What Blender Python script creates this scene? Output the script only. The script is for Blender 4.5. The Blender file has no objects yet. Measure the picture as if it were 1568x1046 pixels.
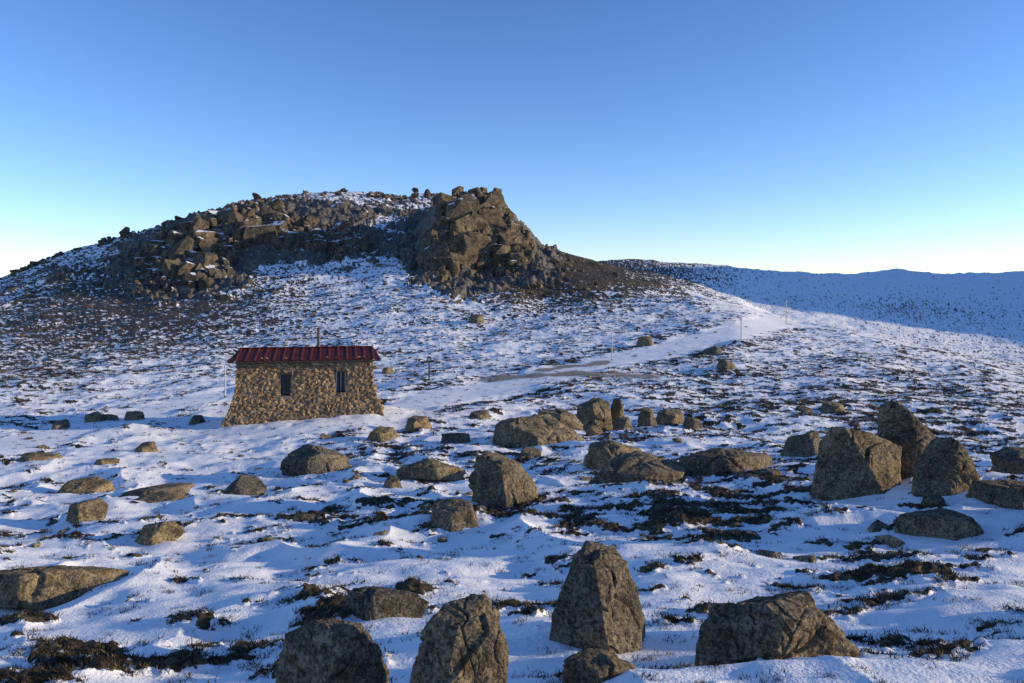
import bpy, bmesh, math, random
import numpy as np
from mathutils import Vector, Matrix, Euler
rng=np.random.RandomState(7); random.seed(7)
F=1220.0; UC=784.0; VH=450.0      # focal (px of 1568 wide survey photo), centre column, horizon row
SUN_AZ=math.radians(92); SUN_EL=math.radians(12)
scene=bpy.context.scene

# ---------------------------------------------------------------- noise
perm=rng.permutation(256); perm=np.concatenate([perm,perm]).astype(np.int32)
ang=rng.rand(256)*2*np.pi; G2=np.stack([np.cos(ang),np.sin(ang)],1)
G3=rng.randn(256,3); G3/=np.linalg.norm(G3,axis=1)[:,None]
def perlin(x,y,seed=0):
    x=x+seed*17.31; y=y+seed*9.77
    xi=np.floor(x).astype(np.int64); yi=np.floor(y).astype(np.int64)
    xf=x-xi; yf=y-yi; xi&=255; yi&=255
    def g(a,b,dx,dy):
        h=perm[(perm[a&255]+b)&255]; gg=G2[h]; return gg[...,0]*dx+gg[...,1]*dy
    u=xf*xf*xf*(xf*(xf*6-15)+10); v=yf*yf*yf*(yf*(yf*6-15)+10)
    a=g(xi,yi,xf,yf); b=g(xi+1,yi,xf-1,yf); c=g(xi,yi+1,xf,yf-1); d=g(xi+1,yi+1,xf-1,yf-1)
    return ((a+(b-a)*u)*(1-v)+(c+(d-c)*u)*v)*1.5
def fbm(x,y,o=4,seed=0,gain=.5):
    s=0;a=1.0
    for i in range(o):
        s=s+a*perlin(x,y,seed+i*3); x=x*2.03; y=y*2.03; a*=gain
    return s
def perlin3(p,seed=0):
    p=p+seed*7.13; i=np.floor(p).astype(np.int64); f=p-i; w=f*f*f*(f*(f*6-15)+10); out=0
    for dx in (0,1):
        for dy in (0,1):
            for dz in (0,1):
                h=perm[(perm[(perm[(i[:,0]+dx)&255]+i[:,1]+dy)&255]+i[:,2]+dz)&255]
                g=G3[h]; d=g[:,0]*(f[:,0]-dx)+g[:,1]*(f[:,1]-dy)+g[:,2]*(f[:,2]-dz)
                wt=(w[:,0] if dx else 1-w[:,0])*(w[:,1] if dy else 1-w[:,1])*(w[:,2] if dz else 1-w[:,2])
                out=out+wt*d
    return out*1.4
def fbm3(p,o=4,seed=0,gain=.5):
    s=0;a=1.0
    for k in range(o):
        s=s+a*perlin3(p,seed+k); p=p*2.07; a*=gain
    return s
def sstep(a,b,x):
    t=np.clip((x-a)/(b-a),0,1); return t*t*(3-2*t)

# ---------------------------------------------------------------- terrain survey table
N=[(3,1160),(5,1046),(8,905),(12,815),(17,752)]
FAR=[(1100,440),(3000,454),(8000,451.5)]
FL=[(600,470),(900,448),(1100,452),(3000,454),(8000,451.5)]
cols={
-900:N+[(25,700),(40,655),(60,620),(100,590),(160,550),(230,520),(300,530),(500,500)]+FL,
-300:N+[(25,700),(40,650),(60,605),(90,560),(140,520),(200,480),(230,470),(300,480),(400,490)]+FL,
0:N+[(25,700),(38,650),(55,600),(75,565),(110,520),(160,470),(210,434),(235,427),(280,440),(400,465)]+FL,
100:N+[(25,700),(38,650),(55,602),(75,565),(110,518),(160,460),(215,400),(240,387),(280,400),(400,440)]+FL,
200:N+[(25,700),(38,650),(55,600),(75,562),(110,518),(160,455),(190,415),(215,378),(245,360),(285,372),(400,420)]+FL,
290:N+[(25,700),(38,650),(55,600),(75,560),(110,518),(160,450),(185,408),(215,350),(245,333),(285,345),(400,400)]+FL,
400:N+[(25,700),(37,652),(55,600),(75,560),(110,512),(150,455),(185,400),(210,345),(255,304),(290,312),(400,360)]+FL,
470:N+[(25,700),(37,648),(55,598),(75,558),(110,508),(150,455),(190,385),(225,330),(262,294),(300,303),(400,350)]+FL,
560:N+[(25,700),(37,643),(55,593),(75,556),(110,505),(150,445),(185,395),(225,335),(268,295),(300,305),(400,360)]+FL,
645:N+[(25,700),(37,643),(55,590),(75,552),(110,500),(150,440),(185,390),(225,342),(268,300),(300,312),(400,370)]+FL,
660:N+[(25,700),(37,643),(55,590),(75,552),(110,500),(150,438),(167,410),(176,355),(186,318),(200,323),(230,330),(268,302),(300,315),(400,370)]+FL,
695:N+[(25,700),(37,643),(55,590),(75,552),(110,500),(150,442),(165,428),(173,385),(181,325),(190,300),(200,304),(215,325),(268,312),(300,325),(400,380)]+FL,
735:N+[(25,700),(37,643),(55,590),(75,552),(110,500),(150,442),(165,428),(173,388),(182,325),(191,298),(201,302),(218,330),(268,335),(300,345),(400,390)]+FL,
770:N+[(25,700),(37,643),(55,588),(75,550),(110,498),(150,442),(165,422),(174,385),(184,335),(192,310),(202,320),(225,350),(270,360),(400,410),(600,430),(900,405)]+FAR,
797:N+[(25,700),(37,642),(55,587),(75,550),(110,497),(150,442),(165,415),(178,370),(188,350),(194,345),(204,353),(260,385),(400,420),(600,435),(900,403)]+FAR,
830:N+[(25,700),(37,640),(55,585),(75,548),(110,495),(140,460),(165,410),(180,388),(190,379),(205,386),(260,420),(300,440),(400,450),(600,438),(900,402)]+FAR,
900:N+[(25,700),(37,640),(55,582),(75,545),(110,493),(140,455),(165,420),(185,402),(195,397),(215,408),(300,450),(400,460),(600,440),(900,399)]+FAR,
1000:N+[(25,700),(37,640),(55,582),(75,540),(110,490),(130,465),(155,442),(175,430),(185,427),(200,432),(215,425),(235,414),(250,420),(300,450),(400,460),(600,440),(900,396)]+FAR,
1060:N+[(25,700),(37,640),(55,582),(75,538),(110,487),(130,462),(160,447),(175,445),(190,448),(225,435),(245,438),(300,470),(500,465),(900,403)]+FAR,
1130:N+[(25,700),(37,640),(55,582),(75,535),(105,490),(130,470),(160,458),(190,455),(230,460),(300,490),(500,475),(900,409)]+FAR,
1200:N+[(25,700),(37,640),(55,585),(75,540),(105,503),(125,488),(150,484),(190,495),(300,515),(400,500),(600,460),(900,415)]+FAR,
1300:N+[(25,700),(37,640),(55,587),(75,545),(100,512),(115,506),(140,515),(200,545),(300,535),(400,510),(600,465),(900,419)]+FAR,
1375:N+[(25,700),(37,640),(55,589),(75,547),(98,522),(110,519),(135,530),(200,560),(300,545),(400,515),(600,470),(900,411)]+FAR,
1440:N+[(25,700),(37,642),(55,592),(75,552),(92,536),(102,534),(125,545),(180,575),(300,550),(400,520),(600,473),(900,419)]+FAR,
1568:N+[(25,702),(37,645),(52,602),(72,570),(85,563),(100,572),(150,600),(300,560),(400,530),(600,475),(900,414)]+FAR,
1900:N+[(25,705),(37,660),(52,625),(70,602),(80,606),(110,630),(150,640),(300,590),(400,500),(500,440),(700,380),(900,350),(1100,380),(3000,440),(8000,449)],
2500:N+[(25,710),(37,680),(55,645),(70,655),(150,680),(300,560),(400,330),(500,200),(700,80),(900,130),(1100,300),(3000,430),(8000,449)],  # with the column above: added mountain out of view, shades the distant hill
}
LD0,LDS=0.0,0.01; NL=905
ld=LD0+LDS*np.arange(NL); us=np.array(sorted(cols)); UG=np.arange(-900,2501,5.0)
colz=[]
for u in us:
    dd=np.array([1.0]+[p[0] for p in cols[u]]); zz=np.array([-1.62]+[(VH-p[1])/F*p[0] for p in cols[u]])
    colz.append(np.interp(ld,np.log(dd),zz))
colz=np.array(colz); T=np.empty((len(UG),NL))
for j in range(NL): T[:,j]=np.interp(UG,us,colz[:,j])
def blur(A,s,ax):
    r=int(s*3); k=np.exp(-.5*(np.arange(-r,r+1)/s)**2); k/=k.sum()
    P=np.pad(A,[(r,r) if i==ax else (0,0) for i in range(2)],mode='edge'); out=0
    for i,w in enumerate(k): out=out+w*(P[i:i+A.shape[0],:] if ax==0 else P[:,i:i+A.shape[1]])
    return out
Dg=np.exp(ld)[None,:]; T+=.055*((np.clip(UG,-200,1800)-UC)/F)[:,None]*Dg*(1-sstep(14,34,Dg))
T=blur(blur(T,1.6,0),1.5,1)
def ztab(u,D):
    a=np.clip((u+900)/5.0,0,len(UG)-1.001); b=np.clip((np.log(np.maximum(D,1.0))-LD0)/LDS,0,NL-1.001)
    i=a.astype(int); j=b.astype(int); fa=a-i; fb=b-j
    return (T[i,j]*(1-fa)+T[i+1,j]*fa)*(1-fb)+(T[i,j+1]*(1-fa)+T[i+1,j+1]*fa)*fb
def base_z(x,y):
    r=np.hypot(x,y)+1e-6; c=y/r; D=r*np.maximum(c,.5)
    tanp=np.where(c>.5,x/np.maximum(y,1e-6),np.sign(x)*1.732)
    zf=ztab(UC+F*tanp,D)
    phi=np.abs(np.arctan2(x,y)); zb=.5*(ztab(np.full_like(r,-900.),D)+ztab(np.full_like(r,1900.),D))
    t=sstep(1.2,2.6,phi); return zf*(1-t)+zb*t

HD=37.8; HU=471; HX=(HU-UC)/F*HD; HY=HD; HZ=-5.66; HROT=math.radians(12)
def hit(u,v):
    D=np.exp(np.arange(1.0,7.2,.004)); z=ztab(np.full_like(D,float(u)),D); r=(VH-v)/F*D
    k=np.argmax(z>=r) if (z>=r).any() else len(D)-1
    return (u-UC)/F*D[k],D[k],z[k]
YS=.33
def poly_dist(x,y,pts):
    d=np.full(x.shape,1e9); y=y*YS
    for (ax,ay),(bx,by) in zip(pts[:-1],pts[1:]):
        ay=ay*YS;by=by*YS
        vx,vy=bx-ax,by-ay; t=np.clip(((x-ax)*vx+(y-ay)*vy)/(vx*vx+vy*vy),0,1)
        d=np.minimum(d,np.hypot(x-ax-t*vx,y-ay-t*vy))
    return d
def path(pl): return [hit(u,v)[:2] for u,v in pl]
path_snow=[path([(590,640),(660,610),(780,590),(880,566),(960,548),(1020,538),(1060,524),(1110,512),(1150,503),(1185,492)]),
           path([(1062,449),(1120,466),(1190,489),(1300,509),(1400,530)]),path([(300,612),(200,640),(60,672)])]
path_dirt=path([(745,580),(820,575),(900,574),(1000,576)])
path_dirt2=path([(835,568),(900,561),(930,556)])
VEG=[(1110,800,110,40,.27),(1370,850,80,30,.31),(690,795,150,14,.24),(170,1010,90,22,.13),(500,925,60,18,.15),(620,700,60,15,.1),
 (1250,580,420,80,.13),(1400,640,250,40,.08),(850,480,200,30,.11),(120,500,260,50,.27),(330,430,150,60,.16),(150,440,160,40,.20),(60,560,160,30,.10),(930,425,140,28,.55),
 (560,325,110,26,.24),(600,390,60,30,.10),
 (820,400,60,40,.4),(250,690,250,60,-.12),(180,900,300,60,-.08),(900,1000,300,60,-.06),(430,620,160,30,-.14),(1130,880,200,30,-.03),(1450,950,150,60,-.03),(640,460,80,30,-.02),
 (1300,450,400,40,-.17),(1385,470,50,14,.26),(1250,460,60,12,.14),(1500,480,60,14,.16),(1200,490,60,8,-.1)]
ROCK=[(735,360,75,65,1.1),(690,400,60,40,.5),(300,400,80,45,.85),(390,345,60,30,.8),(245,440,50,20,.5),(520,375,60,30,.85),(450,350,60,25,.4),(540,318,90,14,.36),(340,365,50,28,.5),(830,420,60,22,.45),(90,425,70,14,.5),(200,385,60,20,.4),(60,530,120,20,.25)]
def field(u,v,L):
    s=0
    for a,b,su,sv,am in L: s=s+am*np.exp(-.5*(((u-a)/su)**2+((v-b)/sv)**2))
    return s
def terrain(x,y,detail=True):
    r=np.hypot(x,y); z=base_z(x,y)
    yy=np.maximum(y,.5*r)+1e-6; u=UC+F*x/yy; v=VH-F*z/yy
    front=(y>.3*r)
    rock=np.where(front&(r<330),field(u,v,ROCK),0)+0.10*fbm(x/14,y/14,3,40)*sstep(110,160,r)
    rn=fbm(x/9,y/9,4,21)
    rock=sstep(.42,.62,rock+.22*rn)
    dens=.38+np.where(front,field(u,v,VEG),0)
    pth=1e9
    for p in path_snow: pth=np.minimum(pth,poly_dist(x,y,p))
    pth=pth+.35*perlin(x/1.5,y/2.5,5)
    pm=1-sstep(1.1,1.9,pth); dens=dens+.13*sstep(1.6,2.2,pth)*(1-sstep(2.4,4,pth))
    dd=poly_dist(x,y,path_dirt); dm=1-sstep(.1,1.0,dd+.7*fbm(x/2,y/3,3,6)); dd2=poly_dist(x,y,path_dirt2); dm=np.maximum(dm,1-sstep(.1,.8,dd2+.6*fbm(x/2,y/3,3,6)))
    hutd=np.hypot(x-HX,y-HY); hm=1-sstep(3.6,6.5,hutd)
    cl=fbm(x/1.0+.25*y,y/.62,4,11,.65); big=fbm(x/6,y/4,3,31)
    val=dens+.36*cl+.18*big
    val=val-.55*pm-.4*dm-.35*hm
    veg=sstep(.50,.66,val)
    far=sstep(60,170,r)
    near=(1-sstep(18,45,r))*sstep(5,10,r)
    h=.12*fbm(x/3.2,y/2.0,3,50)+.028*fbm(x/.62,y/.42,2,53)*(1-.3*far)
    # wind drifts: sharp crests running roughly away from the viewer
    a=x*.92+y*.38; b=-x*.38+y*.92
    dr=1-np.abs(perlin(a/2.4,b/4.5,60)+.25*perlin(a/.9,b/1.6,62)); h=h+(.10+.14*near)*(dr*dr*(.4+.6*sstep(-.3,.3,perlin(x/6,y/6,61)))-.40)
    h=h+.30*fbm(x/8,y/7,2,64)*sstep(5,16,r)+.8*fbm(x/26,y/26,3,70)*sstep(90,180,r)
    h=h*(1-.75*np.maximum(pm,np.maximum(dm,hm)))
    h=h+veg*(.030+.05*np.maximum(0,perlin(x/.22,y/.22,80))+.035*perlin(x/.09,y/.09,81))*(1+far)
    rk=np.abs(fbm(x/7,y/7,4,90)); rk2=np.abs(fbm(x/2.2,y/2.2,3,95))
    h=h+rock*sstep(90,140,r)*(2.2*rk+1.1*rk2-.7)
    crest=sstep(500,800,r)
    h=h+crest*(1.6*fbm(x/60,y/60,3,99)+1.3*np.maximum(0,fbm(x/11,y/11,3,98)-.1))
    z=z+h
    k=1-sstep(3.2,6.0,hutd); z=z*(1-k)+(HZ+.055*(x-HX)-.02*(y-HY)+.05*fbm(x/.9,y/.9,3,3))*k
    return z,veg,rock,dm,u,v

# ---------------------------------------------------------------- mesh helpers
def mk(name,V,Fc,mat=None,smooth=True,attrs=None,parent=None):
    V=np.asarray(V,dtype=np.float32); Fc=np.asarray(Fc,dtype=np.int32); n=Fc.shape[1]
    me=bpy.data.meshes.new(name); me.vertices.add(len(V)); me.vertices.foreach_set('co',V.ravel())
    me.loops.add(Fc.size); me.loops.foreach_set('vertex_index',Fc.ravel())
    me.polygons.add(len(Fc)); me.polygons.foreach_set('loop_start',np.arange(0,Fc.size,n,dtype=np.int32))
    me.polygons.foreach_set('loop_total',np.full(len(Fc),n,dtype=np.int32))
    me.update(calc_edges=True)
    me.polygons.foreach_set('use_smooth',np.full(len(me.polygons),smooth))
    for k,a in (attrs or {}).items():
        at=me.attributes.new(k,'FLOAT','POINT'); at.data.foreach_set('value',np.asarray(a,dtype=np.float32).ravel())
    if mat: me.materials.append(mat)
    ob=bpy.data.objects.new(name,me); scene.collection.objects.link(ob)
    if parent: ob.parent=parent
    return ob
def ico(k):
    bm=bmesh.new(); bmesh.ops.create_icosphere(bm,subdivisions=k,radius=1)
    V=np.array([v.co[:] for v in bm.verts]); Fc=np.array([[v.index for v in f.verts] for f in bm.faces]); bm.free()
    return V/np.linalg.norm(V,axis=1)[:,None],Fc
ICO={k:ico(k) for k in (2,3,4,5,6,7)}

# ---------------------------------------------------------------- materials
class NT:
    def __init__(s,name):
        s.m=bpy.data.materials.new(name); s.m.use_nodes=True; s.t=s.m.node_tree; s.n=s.t.nodes; s.b=s.n['Principled BSDF']
        s.tc=s.n.new('ShaderNodeTexCoord')
    def L(s,a,b): s.t.links.new(a,b)
    def noise(s,scale,detail=5,rough=.55,vec=None):
        n=s.n.new('ShaderNodeTexNoise'); n.inputs['Scale'].default_value=scale; n.inputs['Detail'].default_value=detail; n.inputs['Roughness'].default_value=rough
        s.L(vec or s.tc.outputs['Object'],n.inputs['Vector']); return n.outputs['Fac']
    def math(s,op,a,b=None,c=None,clamp=False):
        n=s.n.new('ShaderNodeMath'); n.operation=op; n.use_clamp=clamp
        for i,x in enumerate((a,b,c)):
            if x is None: continue
            if isinstance(x,(int,float)): n.inputs[i].default_value=x
            else: s.L(x,n.inputs[i])
        return n.outputs[0]
    def ss(s,x,a,b):
        n=s.n.new('ShaderNodeMapRange'); n.interpolation_type='SMOOTHSTEP'; s.L(x,n.inputs[0]); n.inputs[1].default_value=a; n.inputs[2].default_value=b; return n.outputs[0]
    def ramp(s,x,st):
        n=s.n.new('ShaderNodeValToRGB'); s.L(x,n.inputs[0]); e=n.color_ramp.elements
        while len(e)<len(st): e.new(.5)
        for i,(p,c) in enumerate(st): e[i].position=p; e[i].color=(*c,1)
        return n.outputs[0]
    def mix(s,f,a,b,mode='MIX'):
        n=s.n.new('ShaderNodeMix'); n.data_type='RGBA'; n.blend_type=mode
        for x,i in ((f,0),(a,6),(b,7)):
            if isinstance(x,(int,float)): n.inputs[i].default_value=x
            elif isinstance(x,tuple): n.inputs[i].default_value=(*x,1)
            else: s.L(x,n.inputs[i])
        return n.outputs[2]
    def attr(s,name):
        n=s.n.new('ShaderNodeAttribute'); n.attribute_name=name; return n.outputs['Fac']
    def nz(s):
        geo=s.n.new('ShaderNodeNewGeometry'); sep=s.n.new('ShaderNodeSeparateXYZ'); s.L(geo.outputs['Normal'],sep.inputs[0]); return sep.outputs['Z']
    def bump(s,h,strength,dist,prev=None):
        n=s.n.new('ShaderNodeBump'); n.inputs['Strength'].default_value=strength; n.inputs['Distance'].default_value=dist; s.L(h,n.inputs['Height'])
        if prev: s.L(prev,n.inputs['Normal'])
        return n.outputs[0]
    def fin(s,col,rough=.8,nrm=None,spec=.3):
        if isinstance(col,tuple): s.b.inputs['Base Color'].default_value=(*col,1)
        else: s.L(col,s.b.inputs['Base Color'])
        if isinstance(rough,(int,float)): s.b.inputs['Roughness'].default_value=rough
        else: s.L(rough,s.b.inputs['Roughness'])
        s.b.inputs['Specular IOR Level'].default_value=spec
        if nrm: s.L(nrm,s.b.inputs['Normal'])
        return s.m
g=NT('snowy_heath')
n1=g.noise(2.6,6,.62); n2=g.noise(13,4,.6); n3=g.noise(.35,2); n4=g.noise(45,2)
vv=g.math('ADD',g.attr('veg'),g.math('ADD',g.math('MULTIPLY',g.math('SUBTRACT',n1,.5),1.7),g.math('MULTIPLY',g.math('SUBTRACT',n2,.5),1.9)))
vf=g.ss(vv,.50,.68)
vcol=g.ramp(g.noise(5,5,.7),[(.3,(.018,.014,.010)),(.5,(.050,.038,.022)),(.7,(.17,.13,.065))])
rcol=g.ramp(g.noise(1.4,6,.7),[(.3,(.045,.041,.037)),(.5,(.12,.105,.088)),(.7,(.24,.21,.165))])
scol=g.mix(n3,(.88,.885,.90),(.93,.925,.92))
dcol=g.ramp(n1,[(.35,(.20,.16,.12)),(.65,(.42,.35,.28))])
rk=g.math('ADD',g.attr('rock'),g.math('MULTIPLY',g.math('SUBTRACT',g.noise(.9,5,.7),.5),2.2))
rk=g.math('ADD',rk,g.math('MULTIPLY',g.math('SUBTRACT',.80,g.nz()),1.2))
rf=g.math('MULTIPLY',g.ss(rk,.48,.62),g.ss(g.attr('rock'),.02,.3))
df=g.ss(g.math('ADD',g.attr('dirt'),g.math('MULTIPLY',g.math('SUBTRACT',n2,.5),2.2)),.45,.8)
c=g.mix(vf,scol,vcol); c=g.mix(df,c,dcol); c=g.mix(rf,c,rcol)
hh=g.math('ADD',g.math('MULTIPLY',vf,.5),g.math('ADD',g.math('MULTIPLY',n2,.6),g.math('MULTIPLY',n4,.3)))
M_ground=g.fin(c,.75,g.bump(hh,.55,.045),.25)
def rockmat(name,dark,mid,light,sc=1.0,lich=.6,bd=.03,snow=0):
    r=NT(name); a=r.noise(2.0*sc,7,.68); b=r.noise(34*sc,3,.75); b2=r.noise(9*sc,6,.75)
    base=r.ramp(a,[(.34,dark),(.5,mid),(.64,light)])
    sp=r.ramp(b,[(.38,(.40,.39,.38)),(.5,(1,1,1)),(.60,(1.9,1.87,1.72))]); base=r.mix(.95,base,sp,'MULTIPLY')
    l=r.math('MULTIPLY',r.ss(b2,.53,.58),lich); base=r.mix(l,base,(.40,.39,.33))
    k=r.ss(r.noise(4.3*sc,7,.85),.52,.58); base=r.mix(r.math('MULTIPLY',k,.88),base,(.024,.022,.021))
    o=r.ss(a,.57,.68); base=r.mix(r.math('MULTIPLY',o,.35),base,(.28,.18,.07))
    t=r.attr('tint'); base=r.mix(1.0,base,r.ramp(t,[(0,(.66,.66,.69)),(1,(1.35,1.14,.82))]),'MULTIPLY')
    if snow:
        sf=r.ss(r.math('ADD',r.nz(),r.math('MULTIPLY',r.math('SUBTRACT',r.noise(.35,5,.7),.5),1.6)),snow,snow+.06); base=r.mix(sf,base,(.87,.88,.9))
    h=r.math('ADD',r.noise(5*sc,8,.78),r.math('ADD',r.math('MULTIPLY',b,.35),r.math('MULTIPLY',b2,.5)))
    return r.fin(base,.92,r.bump(h,1.0,bd/sc*1.6),.12)
M_rock=rockmat('lichened_granite',(.066,.060,.053),(.165,.146,.118),(.31,.27,.205))
M_crag=rockmat('crag_granite',(.050,.044,.040),(.125,.108,.088),(.24,.20,.15),.3,.2,.045,.98)
M_cliff=rockmat('cliff_granite',(.050,.045,.041),(.12,.104,.088),(.22,.185,.145),.3,.25,.045,.88)
M_stone=rockmat('hut_stone',(.10,.074,.050),(.25,.185,.12),(.48,.385,.26),2.0,.3,.02)
def plain(name,col,rough=.6,var=.15,sc=12,spec=.3,metal=0):
    p=NT(name); nn=p.noise(sc,5,.65)
    lo=tuple(x*(1-var) for x in col); hi=tuple(min(1,x*(1+var)) for x in col)
    m=p.fin(p.ramp(nn,[(.3,lo),(.7,hi)]),rough,p.bump(nn,.25,.01),spec); p.b.inputs['Metallic'].default_value=metal; return m
M_mortar=plain('mortar',(.20,.155,.11),.9,.5,9)
M_roof=plain('maroon_roof_sheet',(.090,.014,.010),.6,.45,2.5,.15)
M_trim=plain('weathered_trim',(.20,.16,.13),.7,.3)
M_white=plain('white_window_frame',(.55,.58,.52),.6,.15)
M_dark=plain('dark_interior',(.012,.012,.012),.9)
M_glass=plain('window_glass',(.02,.025,.03),.12,.1,2,.6)
M_pipe=plain('rusty_flue',(.10,.07,.055),.5,.3,20,.5)
M_pole=plain('snow_pole_paint',(.5,.46,.40),.6,.25,10)
M_postdark=plain('treated_post',(.05,.043,.035),.8,.3,15)
hg=NT('heath_blades'); ht=hg.attr('tint')
M_heath=hg.fin(hg.ramp(ht,[(0,(.014,.011,.008)),(.55,(.05,.038,.022)),(1,(.26,.20,.10))]),.9,None,.1)

# ---------------------------------------------------------------- ground mesh
half=math.radians(35.5)
ph=np.concatenate([np.linspace(-math.pi,-1.0,40,endpoint=False),np.linspace(-1.0,-half,60,endpoint=False),np.linspace(-half,half,1150,endpoint=False),np.linspace(half,1.0,60,endpoint=False),np.linspace(1.0,math.pi,41)[:-1]])
rr=np.concatenate([[.3,.8,1.3,1.8,2.3],np.geomspace(2.8,330,1100,endpoint=False),np.geomspace(330,1150,130,endpoint=False),np.geomspace(1150,8000,30)])
PH,RR=np.meshgrid(ph,rr); X=(RR*np.sin(PH)).ravel(); Y=(RR*np.cos(PH)).ravel()
Z,veg,rock,dirt,_,_=terrain(X,Y)
nr,npn=PH.shape; idx=np.arange(nr*npn).reshape(nr,npn); idn=np.roll(idx,-1,axis=1)
Fq=np.stack([idx[:-1],idn[:-1],idn[1:],idx[1:]],-1).reshape(-1,4)[:,::-1]
mk('snowy_ground',np.stack([X,Y,Z],1),Fq,M_ground,True,{'veg':veg,'rock':rock,'dirt':dirt})
def gz(x,y): return float(terrain(np.array([float(x)]),np.array([float(y)]))[0][0])

# ---------------------------------------------------------------- boulders
def polytope(N_,P,D):
    r=np.full(len(N_),1e9)
    for p,d in zip(P,D):
        c=N_@p; r=np.minimum(r,np.where(c>1e-3,d/np.maximum(c,1e-3),1e9))
    return r
def chips(N_,r,rs,n,lo=.90,hi=.985):
    r0=r.copy()
    for _ in range(n):
        i=rs.randint(len(N_)); q=N_[i]*r[i]*rs.uniform(lo,hi); p=N_[i]+rs.randn(3)*.45; p/=np.linalg.norm(p); d=q@p
        if d<=.25*r[i]: continue
        c=N_@p; r=np.minimum(r,np.where(c>1e-3,np.maximum(d/np.maximum(c,1e-3),r0*.88),1e9))
    return r
def rough(V,size,seed,amp=.05,o=5):
    n=V/(np.linalg.norm(V,axis=1)[:,None]+1e-9); q=V/size
    d=fbm3(q*3.0,o,seed,.62)*amp*size*.5
    w=q+.12*np.stack([perlin3(q*3+11,seed),perlin3(q*3+23,seed),perlin3(q*3+37,seed)],1)
    cr=np.abs(perlin3(w*np.array([1.8,1.8,1.0])+5,seed+9)); d-=np.maximum(0,1-cr/.03)*amp*size*.7
    cr=np.abs(perlin3(w*3.6+15,seed+19)); d-=np.maximum(0,1-cr/.04)*amp*size*.3
    st=fbm3(q*2.2+40,2,seed+3); d+=(np.round(st*4)/4-st)*amp*size*.9
    return V+n*d[:,None]
def outline_boulder(pts,depth=.75,k=5,seed=0,name='boulder',sink=.25,amp=.045,tint=None):
    rs=np.random.RandomState(seed+100)
    pts=np.array(pts,float); bv=pts[:,1].max(); cu=pts[:,0].mean()
    x0,d,z0=hit(cu,bv-2); s=d/F
    w=(pts[:,0].max()-pts[:,0].min())*s; dep=w*depth*.5; d=d+dep*.6; s=d/F
    Q=np.stack([(pts[:,0]-UC)*s,(VH-pts[:,1])*s],1); c=Q.mean(0); Q=Q-c
    hgt=Q[:,1].max()-Q[:,1].min()
    Q[:,1]=np.where(Q[:,1]<Q[:,1].min()+.22*hgt,Q[:,1]-sink*hgt,Q[:,1])
    pt=sorted(map(tuple,Q))
    def cr(o,a,b): return (a[0]-o[0])*(b[1]-o[1])-(a[1]-o[1])*(b[0]-o[0])
    lo=[]
    for p in pt:
        while len(lo)>1 and cr(lo[-2],lo[-1],p)<=0: lo.pop()
        lo.append(p)
    up=[]
    for p in pt[::-1]:
        while len(up)>1 and cr(up[-2],up[-1],p)<=0: up.pop()
        up.append(p)
    H=np.array(lo[:-1]+up[:-1]); c2=H.mean(0); H=H-c2; c=c+c2
    P=[];D=[]
    for i in range(len(H)):
        a,b=H[i],H[(i+1)%len(H)]; e=b-a; n=np.array([e[1],-e[0]]); n/=np.linalg.norm(n)+1e-9
        dd=n@a; ty=rs.uniform(-.35,.35); p=np.array([n[0],ty,n[1]]); L=np.linalg.norm(p); P.append(p/L); D.append(dd/L)
    for sg in (-1,1):
        for xx in (-.6,.5):
            p=np.array([xx+rs.uniform(-.3,.3),sg,rs.uniform(-.1,.45)]); p/=np.linalg.norm(p); P.append(p); D.append(dep*rs.uniform(.8,1.05))
    N_,Fc=ICO[k]; r=polytope(N_,P,D); r=chips(N_,r,rs,14); V=N_*r[:,None]
    size=max(w,hgt); V=rough(V,size,seed,amp,7)
    for ax,hh_ in ((0,0),(2,1)):      # keep the surveyed outer size
        a0,a1=V[:,ax].min(),V[:,ax].max(); b0,b1=H[:,hh_].min(),H[:,hh_].max()
        V[:,ax]=(V[:,ax]-a0)/(a1-a0)*(b1-b0)*1.03+b0*1.03
    ob=mk(name,V,Fc,M_rock,True,{'tint':np.full(len(V),rs.rand() if tint is None else tint)})
    dz=gz(c[0],d)-float(base_z(np.array([c[0]]),np.array([d]))[0])
    ob.location=(c[0],d,c[1]+.5*dz); return ob
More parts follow.
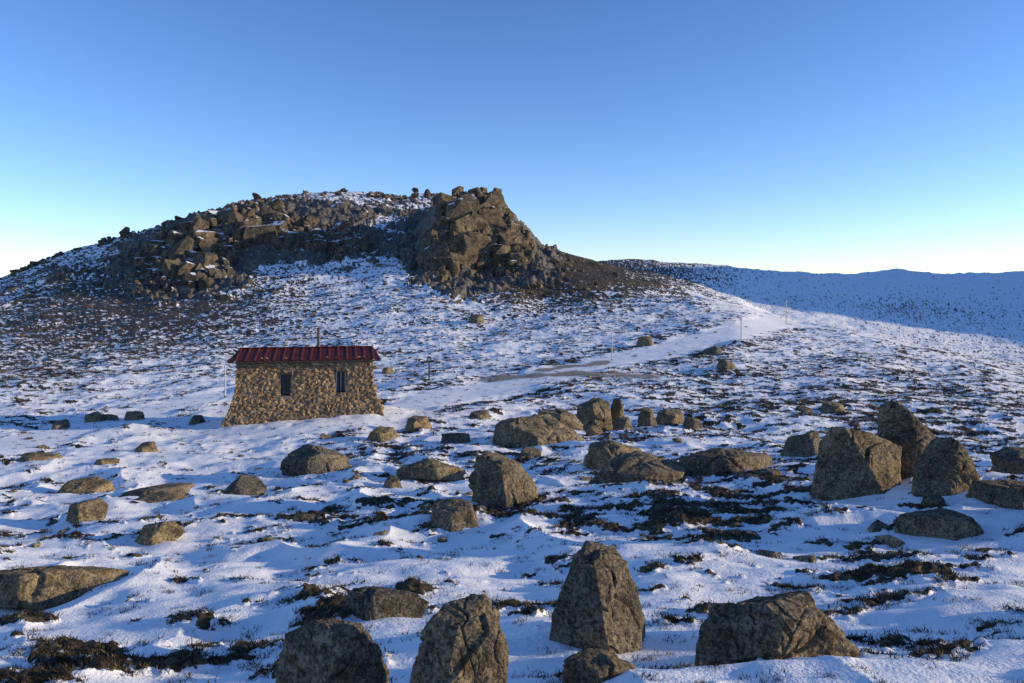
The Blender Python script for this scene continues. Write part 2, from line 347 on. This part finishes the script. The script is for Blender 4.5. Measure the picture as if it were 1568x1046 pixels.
B=[
 ([(418,1100),(455,985),(500,952),(548,952),(585,990),(604,1100)],.7,7,.45),
 ([(622,1100),(640,965),(665,937),(730,935),(768,975),(784,1100)],.7,7,.5),
 ([(528,955),(525,925),(545,907),(630,910),(655,930),(640,957)],.5,6,.1),
 ([(838,990),(850,940),(885,858),(915,840),(945,842),(965,885),(985,915),(1000,985),(930,1000)],.75,7,.3),
 ([(1062,1012),(1065,965),(1110,935),(1200,918),(1245,925),(1285,965),(1308,1022),(1100,1032)],.6,7,.5),
 ([(862,1062),(870,1022),(930,1013),(975,1035),(972,1062)],.7,5,.7),
 ([(-70,912),(-60,868),(0,862),(80,858),(160,862),(188,877),(150,900),(60,915)],.5,6,.85),
 ([(718,768),(720,697),(745,694),(795,712),(825,745),(828,768),(770,775)],.7,6,.45),
 ([(1248,755),(1255,680),(1275,655),(1330,665),(1378,690),(1375,720),(1335,768),(1290,770)],.7,7,.6),
 ([(1345,750),(1345,635),(1360,626),(1395,645),(1440,690),(1442,750),(1390,760)],.6,6,.4),
 ([(1388,775),(1400,728),(1450,680),(1475,700),(1492,745),(1490,775)],.7,6,.5),
 ([(1372,812),(1385,785),(1440,778),(1490,790),(1506,812)],.7,5,.5),
 ([(1192,715),(1208,675),(1250,668),(1262,715)],.8,5,.3),
 ([(755,680),(757,650),(800,643),(865,655),(892,672),(880,688),(800,685)],.8,6,.6),
 ([(820,655),(825,628),(870,632),(892,652),(890,668)],.8,5,.5),
 ([(878,658),(885,620),(915,607),(932,610),(937,658)],.9,6,.6),
 ([(930,655),(934,608),(948,610),(960,655)],.9,5,.7),([(938,662),(943,640),(963,638),(972,662)],.9,4,.6),
 ([(973,655),(980,625),(998,626),(1006,655)],.9,5,.5),([(895,675),(900,655),(920,655),(926,675)],.8,4,.8),
 ([(893,720),(900,680),(930,675),(978,688),(985,716)],.8,6,.8),
 ([(898,745),(930,708),(990,700),(1052,712),(1042,742)],.7,6,.45),
 ([(1036,732),(1050,702),(1120,693),(1178,700),(1182,722),(1100,736)],.6,6,.35),
 ([(1000,650),(1005,630),(1045,632),(1052,650)],.8,4,.6),([(1045,660),(1050,640),(1070,645),(1076,660)],.8,4,.3),
 ([(428,722),(440,695),(480,682),(520,695),(539,722)],.8,6,.15),([(333,750),(365,720),(407,742),(400,751)],.8,5,.1),
 ([(556,678),(575,654),(600,655),(614,678)],.8,5,.8),([(620,660),(625,642),(650,640),(662,659)],.8,5,.95),
 ([(673,685),(680,667),(720,665),(723,684)],.8,5,.1),([(608,728),(615,706),(660,700),(712,716),(700,729)],.6,5,.6),
 ([(103,806),(115,775),(140,770),(166,786),(160,806)],.9,5,.8),([(208,826),(225,800),(260,796),(282,815),(262,829)],.8,5,.9),
 ([(80,750),(100,728),(165,728),(168,746)],.8,5,.85),([(170,762),(200,746),(290,738),(290,752)],.8,5,.2),
 ([(195,777),(200,764),(270,760),(282,772)],.8,4,.9),
 ([(288,651),(295,636),(308,636),(314,651)],.9,4,.2),([(193,645),(195,629),(218,630),(221,643)],.9,4,.8),
 ([(130,648),(135,632),(150,630),(158,646)],.9,4,.7),([(150,645),(158,633),(175,632),(185,643)],.9,4,.4),([(78,660),(82,645),(98,643),(104,655)],.9,4,.5),
 ([(205,695),(212,682),(235,678),(242,692)],.9,4,.8),([(145,712),(155,702),(180,703),(182,712)],.9,4,.9),([(20,712),(40,698),(80,700),(90,710)],.9,4,.8),
 ([(1530,737),(1525,705),(1600,693),(1640,742)],.7,5,.4),([(1488,772),(1500,742),(1580,745),(1600,782)],.7,5,.5),
 ([(650,812),(660,780),(720,775),(738,808)],.8,5,.5),([(790,702),(800,686),(830,690),(828,702)],.8,4,.7),
 ([(975,531),(982,515),(998,515),(1004,531)],.9,4,.8),([(1092,568),(1100,552),(1118,553),(1126,567)],.9,4,.5),([(1070,545),(1080,532),(1102,532),(1108,544)],.9,4,.2),
 ([(1252,633),(1260,618),(1288,618),(1294,633)],.9,4,.8),([(1215,635),(1222,622),(1240,622),(1246,634)],.9,4,.3),
 ([(1412,785),(1418,765),(1440,762),(1450,785)],.9,4,.3),([(1150,742),(1158,725),(1190,722),(1200,742)],.9,4,.3),
 ([(585,740),(592,728),(610,726),(616,738)],.9,4,.4),([(715,645),(722,632),(745,630),(752,642)],.9,4,.5),
 ([(440,800),(450,790),(480,790),(486,800)],.9,4,.3),([(585,570),(588,560),(600,560),(604,568)],.9,4,.7),([(715,498),(722,482),(738,482),(742,496)],.9,4,.4),
 ([(1640,800),(1650,650),(1720,600),(1800,640),(1830,800)],.8,5,.4),([(1680,960),(1700,820),(1780,790),(1850,850),(1870,960)],.8,5,.4),  # unseen boulders right of frame, added to cast shadows into the foreground
]
for i,(pts,dep,k,t) in enumerate(B): outline_boulder(pts,dep,k,i,tint=t)

# ---------------------------------------------------------------- scattered rocks (joined masses)
def hullblocks(n,seed,npts=16,pw=3.0):
    rs=np.random.RandomState(seed); out=[]
    for i in range(n):
        bm=bmesh.new()
        for _ in range(npts):
            p=rs.uniform(-1,1,3); q=(np.abs(p)**pw).sum()**(1/pw); p=p/q*rs.uniform(.85,1.05); bm.verts.new(p)
        r=bmesh.ops.convex_hull(bm,input=bm.verts[:]); bmesh.ops.delete(bm,geom=[v for v in bm.verts if not v.link_faces],context='VERTS')
        bmesh.ops.triangulate(bm,faces=bm.faces[:]); bmesh.ops.recalc_face_normals(bm,faces=bm.faces[:]); bm.verts.index_update()
        out.append((np.array([v.co[:] for v in bm.verts]),np.array([[v.index for v in f.verts] for f in bm.faces]))); bm.free()
    return out
HB=hullblocks(24,9)
HBOX=hullblocks(24,19,22,7.0)
def scatter(name,inst,seed,mat,parent=None,joint=False):
    # joint=True: blocks share the joint directions of one rock mass
    rs=np.random.RandomState(seed); VV=[];FF=[];TT=[];o=0
    for (x,y,z,sx,sy,sz,tilt) in inst:
        if joint:
            v,f=HBOX[rs.randint(24)]; e=Euler((rs.randn()*.07+.10,rs.randn()*.07+.16,.55+rs.randint(4)*math.pi/2+rs.randn()*.13))
            if rs.rand()<.15: e=Euler((rs.randn()*.3,rs.randn()*.3,rs.rand()*6.28))
        else:
            v,f=HB[rs.randint(24)]; e=Euler((rs.randn()*tilt,rs.randn()*tilt,rs.rand()*6.28))
        V=v*np.array([sx,sy,sz]); R=np.array(e.to_matrix())
        V=V@R.T+np.array([x,y,z]); VV.append(V); FF.append(f+o); TT.append(np.full(len(V),.25+.25*rs.rand() if joint else rs.rand()*.8)); o+=len(V)
    return mk(name,np.concatenate(VV),np.concatenate(FF),mat,False,{'tint':np.concatenate(TT)},parent)
def tz(xs,ys): return terrain(np.array(xs),np.array(ys))[0]
rs=np.random.RandomState(3)
def zone(n,cu,cv,su,sv,s0,s1,tall=1.3,sink=.3,tilt=.2):
    out=[];xs=[];ys=[];ss=[]
    for _ in range(n):
        while True:
            a,b=rs.randn(2)
            if a*a+b*b<(2.4 if tall>=1.7 else 9): break
        u=cu+a*su*1.1; v=cv+b*sv*1.1
        x,d,_z=hit(u,v)
        if d>400: continue
        xs.append(x);ys.append(d);ss.append(rs.uniform(s0,s1)*(.45+.8*rs.rand()**2))
    if not xs: return out
    zs=tz(xs,ys)
    for x,y,z,s in zip(xs,ys,zs,ss):
        out.append((x,y,z-s*sink,s*rs.uniform(.6,1),s*rs.uniform(.6,1),s*tall*rs.uniform(.7,1.1),tilt))
    return out
crag=zone(90,728,358,26,30,3.0,5.4,2.0,1.0)+zone(44,690,395,14,22,2.6,4.6,2.1,.9)+zone(38,780,385,14,18,2.4,4,1.8,.9)
crag+=zone(460,728,355,33,36,.7,2.0,2.3,.5)+zone(200,690,395,20,24,.7,1.8,2.3,.5)+zone(240,780,385,22,24,.6,1.7,1.8,.4)
scatter('rock_outcrop',crag,11,M_crag,joint=True)
cl=zone(130,290,402,40,24,2.2,4.6,2.2,1.2)+zone(110,385,346,36,15,2.2,4.4,2.2,1.2)+zone(80,520,376,26,13,2.2,4.2,2.2,1.15)+zone(60,335,366,28,14,2.2,4.4,2.1,1.2)+zone(46,460,362,26,14,2.2,4,2.1,1.15)
cl+=zone(360,292,400,44,27,.6,1.8,2.0,.4)+zone(260,385,346,38,17,.6,1.8,2.0,.4)+zone(160,240,435,32,12,.5,1.4,1.7,.35)+zone(160,520,377,27,16,.6,1.7,2.0,.4)+zone(140,470,367,30,16,.6,1.7,1.9,.4)+zone(120,335,362,28,15,.6,1.8,1.9,.4)
scatter('cliff_face',cl,12,M_cliff,joint=True)
sc_=zone(260,830,425,45,20,.3,1.0,1)+zone(300,750,440,60,14,.25,.8,.9)
sc_+=zone(260,120,425,90,18,.4,1.3,1)+zone(140,200,385,60,16,.5,1.4,1.1)+zone(110,80,520,90,40,.2,.7,.8)+zone(120,420,420,120,40,.25,.8,.9)+zone(100,600,400,40,40,.3,1.0,.9)+zone(150,560,322,60,12,.3,1.0,.9)
scatter('scree',sc_,15,M_crag)
rd=[]
cu=np.array([0,100,200,290,400,470,560,645]);cd=np.array([235,240,245,245,255,262,268,268])
for _ in range(560):
    u=rs.uniform(-20,655)
    if perlin(np.array([u/25.]),np.array([3.3]))[0]<-.12: continue
    d=np.interp(u,cu,cd)+rs.uniform(-12,3); s=rs.uniform(.3,1.25)*(.5+.7*rs.rand()**2)
    rd.append(((u-UC)/F*d,d,0,s*1.4,s,s*.9,.3))
zz=tz([a[0] for a in rd],[a[1] for a in rd]); rd=[(a[0],a[1],z+.1*a[3])+a[3:] for a,z in zip(rd,zz)]
scatter('ridge_stones',rd,13,M_crag)
fs=[];xs=[];ys=[];ss=[]
for _ in range(300):
    u=rs.uniform(-100,1700); d=math.exp(rs.uniform(math.log(12),math.log(150)))
    x=(u-UC)/F*d
    if math.hypot(x-HX,d-HY)<5: continue
    xs.append(x);ys.append(d);ss.append(rs.uniform(.03,.08)*(1+d/45)*(1 if rs.rand()<.85 else 1.8))
zs=tz(xs,ys)
for x,y,z,s in zip(xs,ys,zs,ss): fs.append((x,y,z-.2*s,s*1.5,s*1.1,s*.8,.2))
for (u,v,su,sv,n,a,b) in [(690,490,60,10,50,.15,.5),(1080,540,60,20,40,.15,.4),(860,440,60,12,60,.2,.5),(960,660,90,30,30,.06,.25),(1350,770,120,40,30,.06,.25),(1040,490,60,20,30,.15,.4),(440,655,80,6,30,.05,.14)]:
    fs+=zone(n,u,v,su,sv,a,b,.8)
scatter('scattered_stones',fs,14,M_rock)

# ---------------------------------------------------------------- heath tufts
n=230000
u=rs.uniform(-250,1850,n); d=np.exp(rs.uniform(math.log(4.0),math.log(75),n)); x=(u-UC)/F*d
z,vg,rk_,dm,_,_=terrain(x,d)
fine=fbm(x/.35,d/.35,2,77)
keep=(vg>.55)&(rs.rand(n)<.40)|((vg>.08)&(fine>.2)&(rs.rand(n)<.3))|((fine>.3)&(rs.rand(n)<.13))
keep&=np.hypot(x-HX,d-HY)>4.2
x,d,z=x[keep],d[keep],z[keep]; m=len(x)
if m>54000:
    s_=rs.choice(m,54000,replace=False); x,d,z=x[s_],d[s_],z[s_]; m=54000
nb=10
bx=np.repeat(x,nb); by=np.repeat(d,nb); bz=np.repeat(z,nb); dist=np.repeat(d,nb); t0=np.repeat(rs.rand(m)**2.0,nb)
K=m*nb; sc=(.020+.0013*dist)*rs.uniform(.6,1.3,K); a=rs.rand(K)*6.28; rad=sc*rs.rand(K)*2.2
bx=bx+rad*np.cos(a); by=by+rad*np.sin(a); wd=.0020+.0004*dist
la=rs.rand(K)*6.28; lean=rs.uniform(.3,1.6,K)*sc; hh_=sc*rs.uniform(.3,1.1,K); oa=rs.rand(K)*6.28
p1=np.stack([bx-wd*np.cos(oa),by-wd*np.sin(oa),bz-.01],1);p2=np.stack([bx+wd*np.cos(oa),by+wd*np.sin(oa),bz-.01],1)
p3=np.stack([bx+lean*np.cos(la),by+lean*np.sin(la),bz+hh_],1)
V=np.stack([p1,p2,p3],1).reshape(-1,3); Fc=np.arange(K*3).reshape(-1,3)
mk('heath_tufts',V,Fc,M_heath,False,{'tint':np.repeat(np.clip(t0+rs.randn(K)*.12,0,1),3)})

# ---------------------------------------------------------------- hut
hut=bpy.data.objects.new('stone_hut',None); scene.collection.objects.link(hut); hut.location=(HX,HY,HZ); hut.rotation_euler=(0,0,HROT)
HL,HW,HE=2.94,1.85,2.74; RISE=.32
def fl(z): return .52*np.clip(1-z/2.0,0,1)**2.1+.02
def wall_pt(side,s,z):
    f=fl(z)
    if side==0: return np.array([s,-(HW+f),z])
    if side==1: return np.array([HL+f,s,z])
    if side==2: return np.array([-s,HW+f,z])
    return np.array([-(HL+f),-s,z])
WIN=[(-.88,1.56,.21,.47),(1.55,1.64,.22,.47)]
def inwin(s,z,m=0): return any(abs(s-a)<w+m and abs(z-b)<h+m for a,b,w,h in WIN)
V=[];Fc=[]
for side in range(4):
    half_=HL if side in(0,2) else HW
    zs=[-.6,-.2,0,.25,.5,.76,.95,1.09,1.17,1.3,1.5,1.7,1.9,2.03,2.11,2.3,2.5,HE]
    ssx=sorted(set([-half_,half_]+list(np.linspace(-half_,half_,14))+([a+q*w for a,b,w,h in WIN for q in(-1,1)] if side==0 else [])))
    base=len(V)
    for zq in zs:
        for s in ssx:
            sx=s*(half_+fl(zq))/half_; V.append(wall_pt(side,sx if abs(s)==half_ else s,zq))
    ns=len(ssx)
    for j in range(len(zs)-1):
        for i in range(ns-1):
            if side==0 and inwin((ssx[i]+ssx[i+1])/2,(zs[j]+zs[j+1])/2): continue
            q=base+j*ns+i; Fc.append((q,q+1,q+1+ns,q+ns))
mk('wall_mortar',V,Fc,M_mortar,False,parent=hut)
V=[];Fc=[]
for sx in(-1,1):
    b=len(V); X0=sx*(HL+.01); V+=[(X0,-HW,HE-.02),(X0,HW,HE-.02),(X0,0,HE+RISE-.03)]; Fc.append((b,b+1,b+2))
mk('gable_walls',V,Fc,M_mortar,False,parent=hut)
inst=[];rw=np.random.RandomState(5)
for side in range(4):
    half_=HL if side in(0,2) else HW
    zq=-.35
    while zq<HE-.02:
        rh=rw.uniform(.10,.20); s=-half_-fl(zq)
        while s<half_+fl(zq):
            w=rw.uniform(.09,.34); sc2=s+w/2; zc=zq+rh/2+rw.randn()*.04
            if not(side==0 and inwin(sc2,zc,.05)) and zc<HE-.03:
                inst.append((wall_pt(side,sc2,zc),side,w*.53,rh*rw.uniform(.5,.75)))
            s+=w
        zq+=rh*.90
VV=[];FF=[];TT=[];o=0
for p,side,w,h in inst:
    v,f=HB[rw.randint(len(HB))]; R=np.array(Euler((0,rw.randn()*.4,0)).to_matrix()); v=(v*np.array([w,rw.uniform(.04,.09),h]))@R.T
    a=side*math.pi/2; Rz=np.array([[math.cos(a),-math.sin(a),0],[math.sin(a),math.cos(a),0],[0,0,1]]); v=v@Rz.T+p
    VV.append(v);FF.append(f+o);o+=len(v);TT.append(np.full(len(v),rw.rand()))
mk('wall_stones',np.concatenate(VV),np.concatenate(FF),M_stone,False,{'tint':np.concatenate(TT)},parent=hut)
def box(name,c,s,mat,parent=hut,rot=(0,0,0),bev=.008):
    bm=bmesh.new(); bmesh.ops.create_cube(bm,size=1); bmesh.ops.scale(bm,vec=s,verts=bm.verts); bmesh.ops.bevel(bm,geom=bm.edges[:],offset=min(bev,min(s)*.3),segments=1,affect='EDGES')
    me=bpy.data.meshes.new(name); bm.to_mesh(me); bm.free(); me.materials.append(mat); ob=bpy.data.objects.new(name,me); scene.collection.objects.link(ob); ob.location=c; ob.rotation_euler=rot; ob.parent=parent; return ob
def cyl(name,c,r,h,mat,parent=hut,r2=None,seg=16):
    bm=bmesh.new(); bmesh.ops.create_cone(bm,cap_ends=True,segments=seg,radius1=r,radius2=r if r2 is None else r2,depth=h)
    me=bpy.data.meshes.new(name); bm.to_mesh(me); bm.free(); me.materials.append(mat); ob=bpy.data.objects.new(name,me); scene.collection.objects.link(ob); ob.location=c; ob.parent=parent; return ob
for i,(a,b,w,h) in enumerate(WIN):
    yf=-(HW+fl(b))-.02; fm=M_white if i else M_postdark
    box(f'window_dark_backing_{i}',(a,yf+.42,b),(2*w+.1,.03,2*h+.1),M_dark)  # black panel behind the glass, the unlit room's shade put into its colour
    for q in(-1,1):
        box(f'window_jamb_{i}_{q}',(a+q*(w+.02),yf+.22,b),(.04,.40,2*h+.08),M_postdark)
        box(f'window_frame_{i}_{q}',(a+q*(w-.025),yf+.16,b),(.035,.05,2*h-.02),fm)
    box(f'window_lintel_{i}',(a,yf+.20,b+h+.05),(2*w+.15,.40,.08),M_postdark)
    box(f'window_sill_{i}',(a,yf+.18,b-h-.03),(2*w+.1,.36,.05),M_trim)
    box(f'window_mullion_{i}',(a,yf+.165,b),(.022,.04,2*h-.02),fm)
    for q in(-.33,.33): box(f'window_bar_{i}_{q}',(a,yf+.172,b+q*h),(2*w-.1,.03,.018),M_postdark)
    box(f'window_glass_{i}',(a,yf+.20,b),(2*w-.04,.01,2*h-.04),M_glass)
OV=.40; OX=.42
for sg in(-1,1):
    nx=400; V=[];Fc=[]
    for j,t in enumerate((0,.33,.66,1)):
        hx=(HL+.10)*(1-t)+(HL+OX)*t
        for i in range(nx+1):
            q=-1+2*i/nx; xx=q*(HL+OX); xx=max(-hx,min(hx,xx)); phs=(xx/.40)%1.0; rib=.05*max(0,1-abs(phs-.5)/.14); rib=min(rib,.035)
            V.append((xx,sg*t*(HW+OV),HE+RISE+.04-t*(RISE+.11)*(1)+rib))
    for j in range(3):
        for i in range(nx):
            q=j*(nx+1)+i; Fc.append((q,q+1,q+nx+2,q+nx+1) if sg<0 else (q+nx+1,q+nx+2,q+1,q))
    ob=mk('roof_slope',V,Fc,M_roof,False,parent=hut); md=ob.modifiers.new('s','SOLIDIFY'); md.thickness=.02; md.offset=-1
    box('roof_fascia',(0,sg*(HW+OV-.04),HE-.11),(2*(HL+OX)-.1,.03,.07),M_postdark)
    for e in(-1,1):
        L=math.hypot(HW+OV,RISE+.11)
        box('barge_board',(e*(HL+.26),sg*(HW+OV)/2,HE+RISE/2-.07),(.03,L,.10),M_trim,rot=(sg*-math.atan2(RISE+.11,HW+OV),0,e*sg*.13))
box('ridge_cap',(0,0,HE+RISE+.075),(2*(HL+.12),.22,.03),M_roof)
cyl('flue_pipe',(.50,.35,HE+RISE+.40),.075,1.0,M_pipe); cyl('flue_cap',(.50,.35,HE+RISE+.95),.13,.10,M_pipe,r2=.03)
cyl('flue_collar',(.50,.35,HE+RISE+.02),.13,.2,M_pipe,r2=.08)
box('eave_beam',(0,-HW-.12,HE-.14),(2*HL+.1,.12,.10),M_postdark)

# ---------------------------------------------------------------- poles
def pole(u,vb,vt,name='snow_pole',mat=None,r=.035):
    x,d,_z=hit(u,vb); z=gz(x,d); h=(vb-vt)*d/F
    e=bpy.data.objects.new(name,None); scene.collection.objects.link(e); e.location=(x,d,z)
    cyl('pole_shaft',(0,0,h/2-.1),r,h+.2,mat or M_pole,e,r*.85,10); cyl('pole_cap',(0,0,h+.02),r*1.25,.06,mat or M_pole,e,r*.6,10)
    cyl('pole_base_collar',(0,0,.03),r*1.8,.1,M_postdark,e,r*1.3,10)
    return e,h
pole(345,610,563,r=.05); pole(937,552,511,r=.05); pole(1135,522,488,r=.06); pole(1204,494,460,r=.07)
e,h=pole(657,584,548,'trail_marker_post',M_postdark,.06)
box('marker_panel',(0,-.06,h-.18),(.34,.03,.40),M_postdark,e); box('marker_plate',(0,-.08,h-.18),(.2,.01,.2),M_white,e,bev=.001)

# ---------------------------------------------------------------- sky + sun + camera
w=bpy.data.worlds.new('World'); scene.world=w; w.use_nodes=True; nt=w.node_tree
sky=nt.nodes.new('ShaderNodeTexSky'); sky.sky_type='NISHITA'; sky.sun_disc=False; sky.sun_elevation=SUN_EL; sky.sun_rotation=SUN_AZ
sky.altitude=1500; sky.air_density=1.0; sky.dust_density=.25; sky.ozone_density=2.5
hs=nt.nodes.new('ShaderNodeHueSaturation'); hs.inputs['Saturation'].default_value=1.09; hs.inputs['Value'].default_value=.232
gm=nt.nodes.new('ShaderNodeGamma'); gm.inputs[1].default_value=1.22
ml=nt.nodes.new('ShaderNodeMix'); ml.data_type='RGBA'; ml.blend_type='MULTIPLY'; ml.inputs[0].default_value=1; ml.inputs[7].default_value=(7.2,6.4,7.1,1)
bg=nt.nodes['Background']; bg.inputs['Strength'].default_value=.148
nt.links.new(sky.outputs[0],hs.inputs['Color']); nt.links.new(hs.outputs[0],gm.inputs[0]); nt.links.new(gm.outputs[0],ml.inputs[6]); nt.links.new(ml.outputs[2],bg.inputs['Color'])
sl=bpy.data.lights.new('sun','SUN'); sl.energy=5; sl.angle=math.radians(.5); sl.color=(1,.82,.55)
so=bpy.data.objects.new('sun',sl); scene.collection.objects.link(so)
sd=Vector((math.sin(SUN_AZ)*math.cos(SUN_EL),math.cos(SUN_AZ)*math.cos(SUN_EL),math.sin(SUN_EL))); so.rotation_euler=sd.to_track_quat('Z','Y').to_euler()
cam=bpy.data.cameras.new('camera'); co=bpy.data.objects.new('camera',cam); scene.collection.objects.link(co); scene.camera=co
cam.sensor_width=36; cam.lens=36*F/1568; cam.shift_y=-(523-VH)/1568; cam.clip_end=20000; cam.clip_start=.05
co.location=(0,0,0); co.rotation_euler=(math.pi/2,0,0)
scene.view_settings.view_transform='Standard'; scene.view_settings.look='None'; scene.view_settings.exposure=0
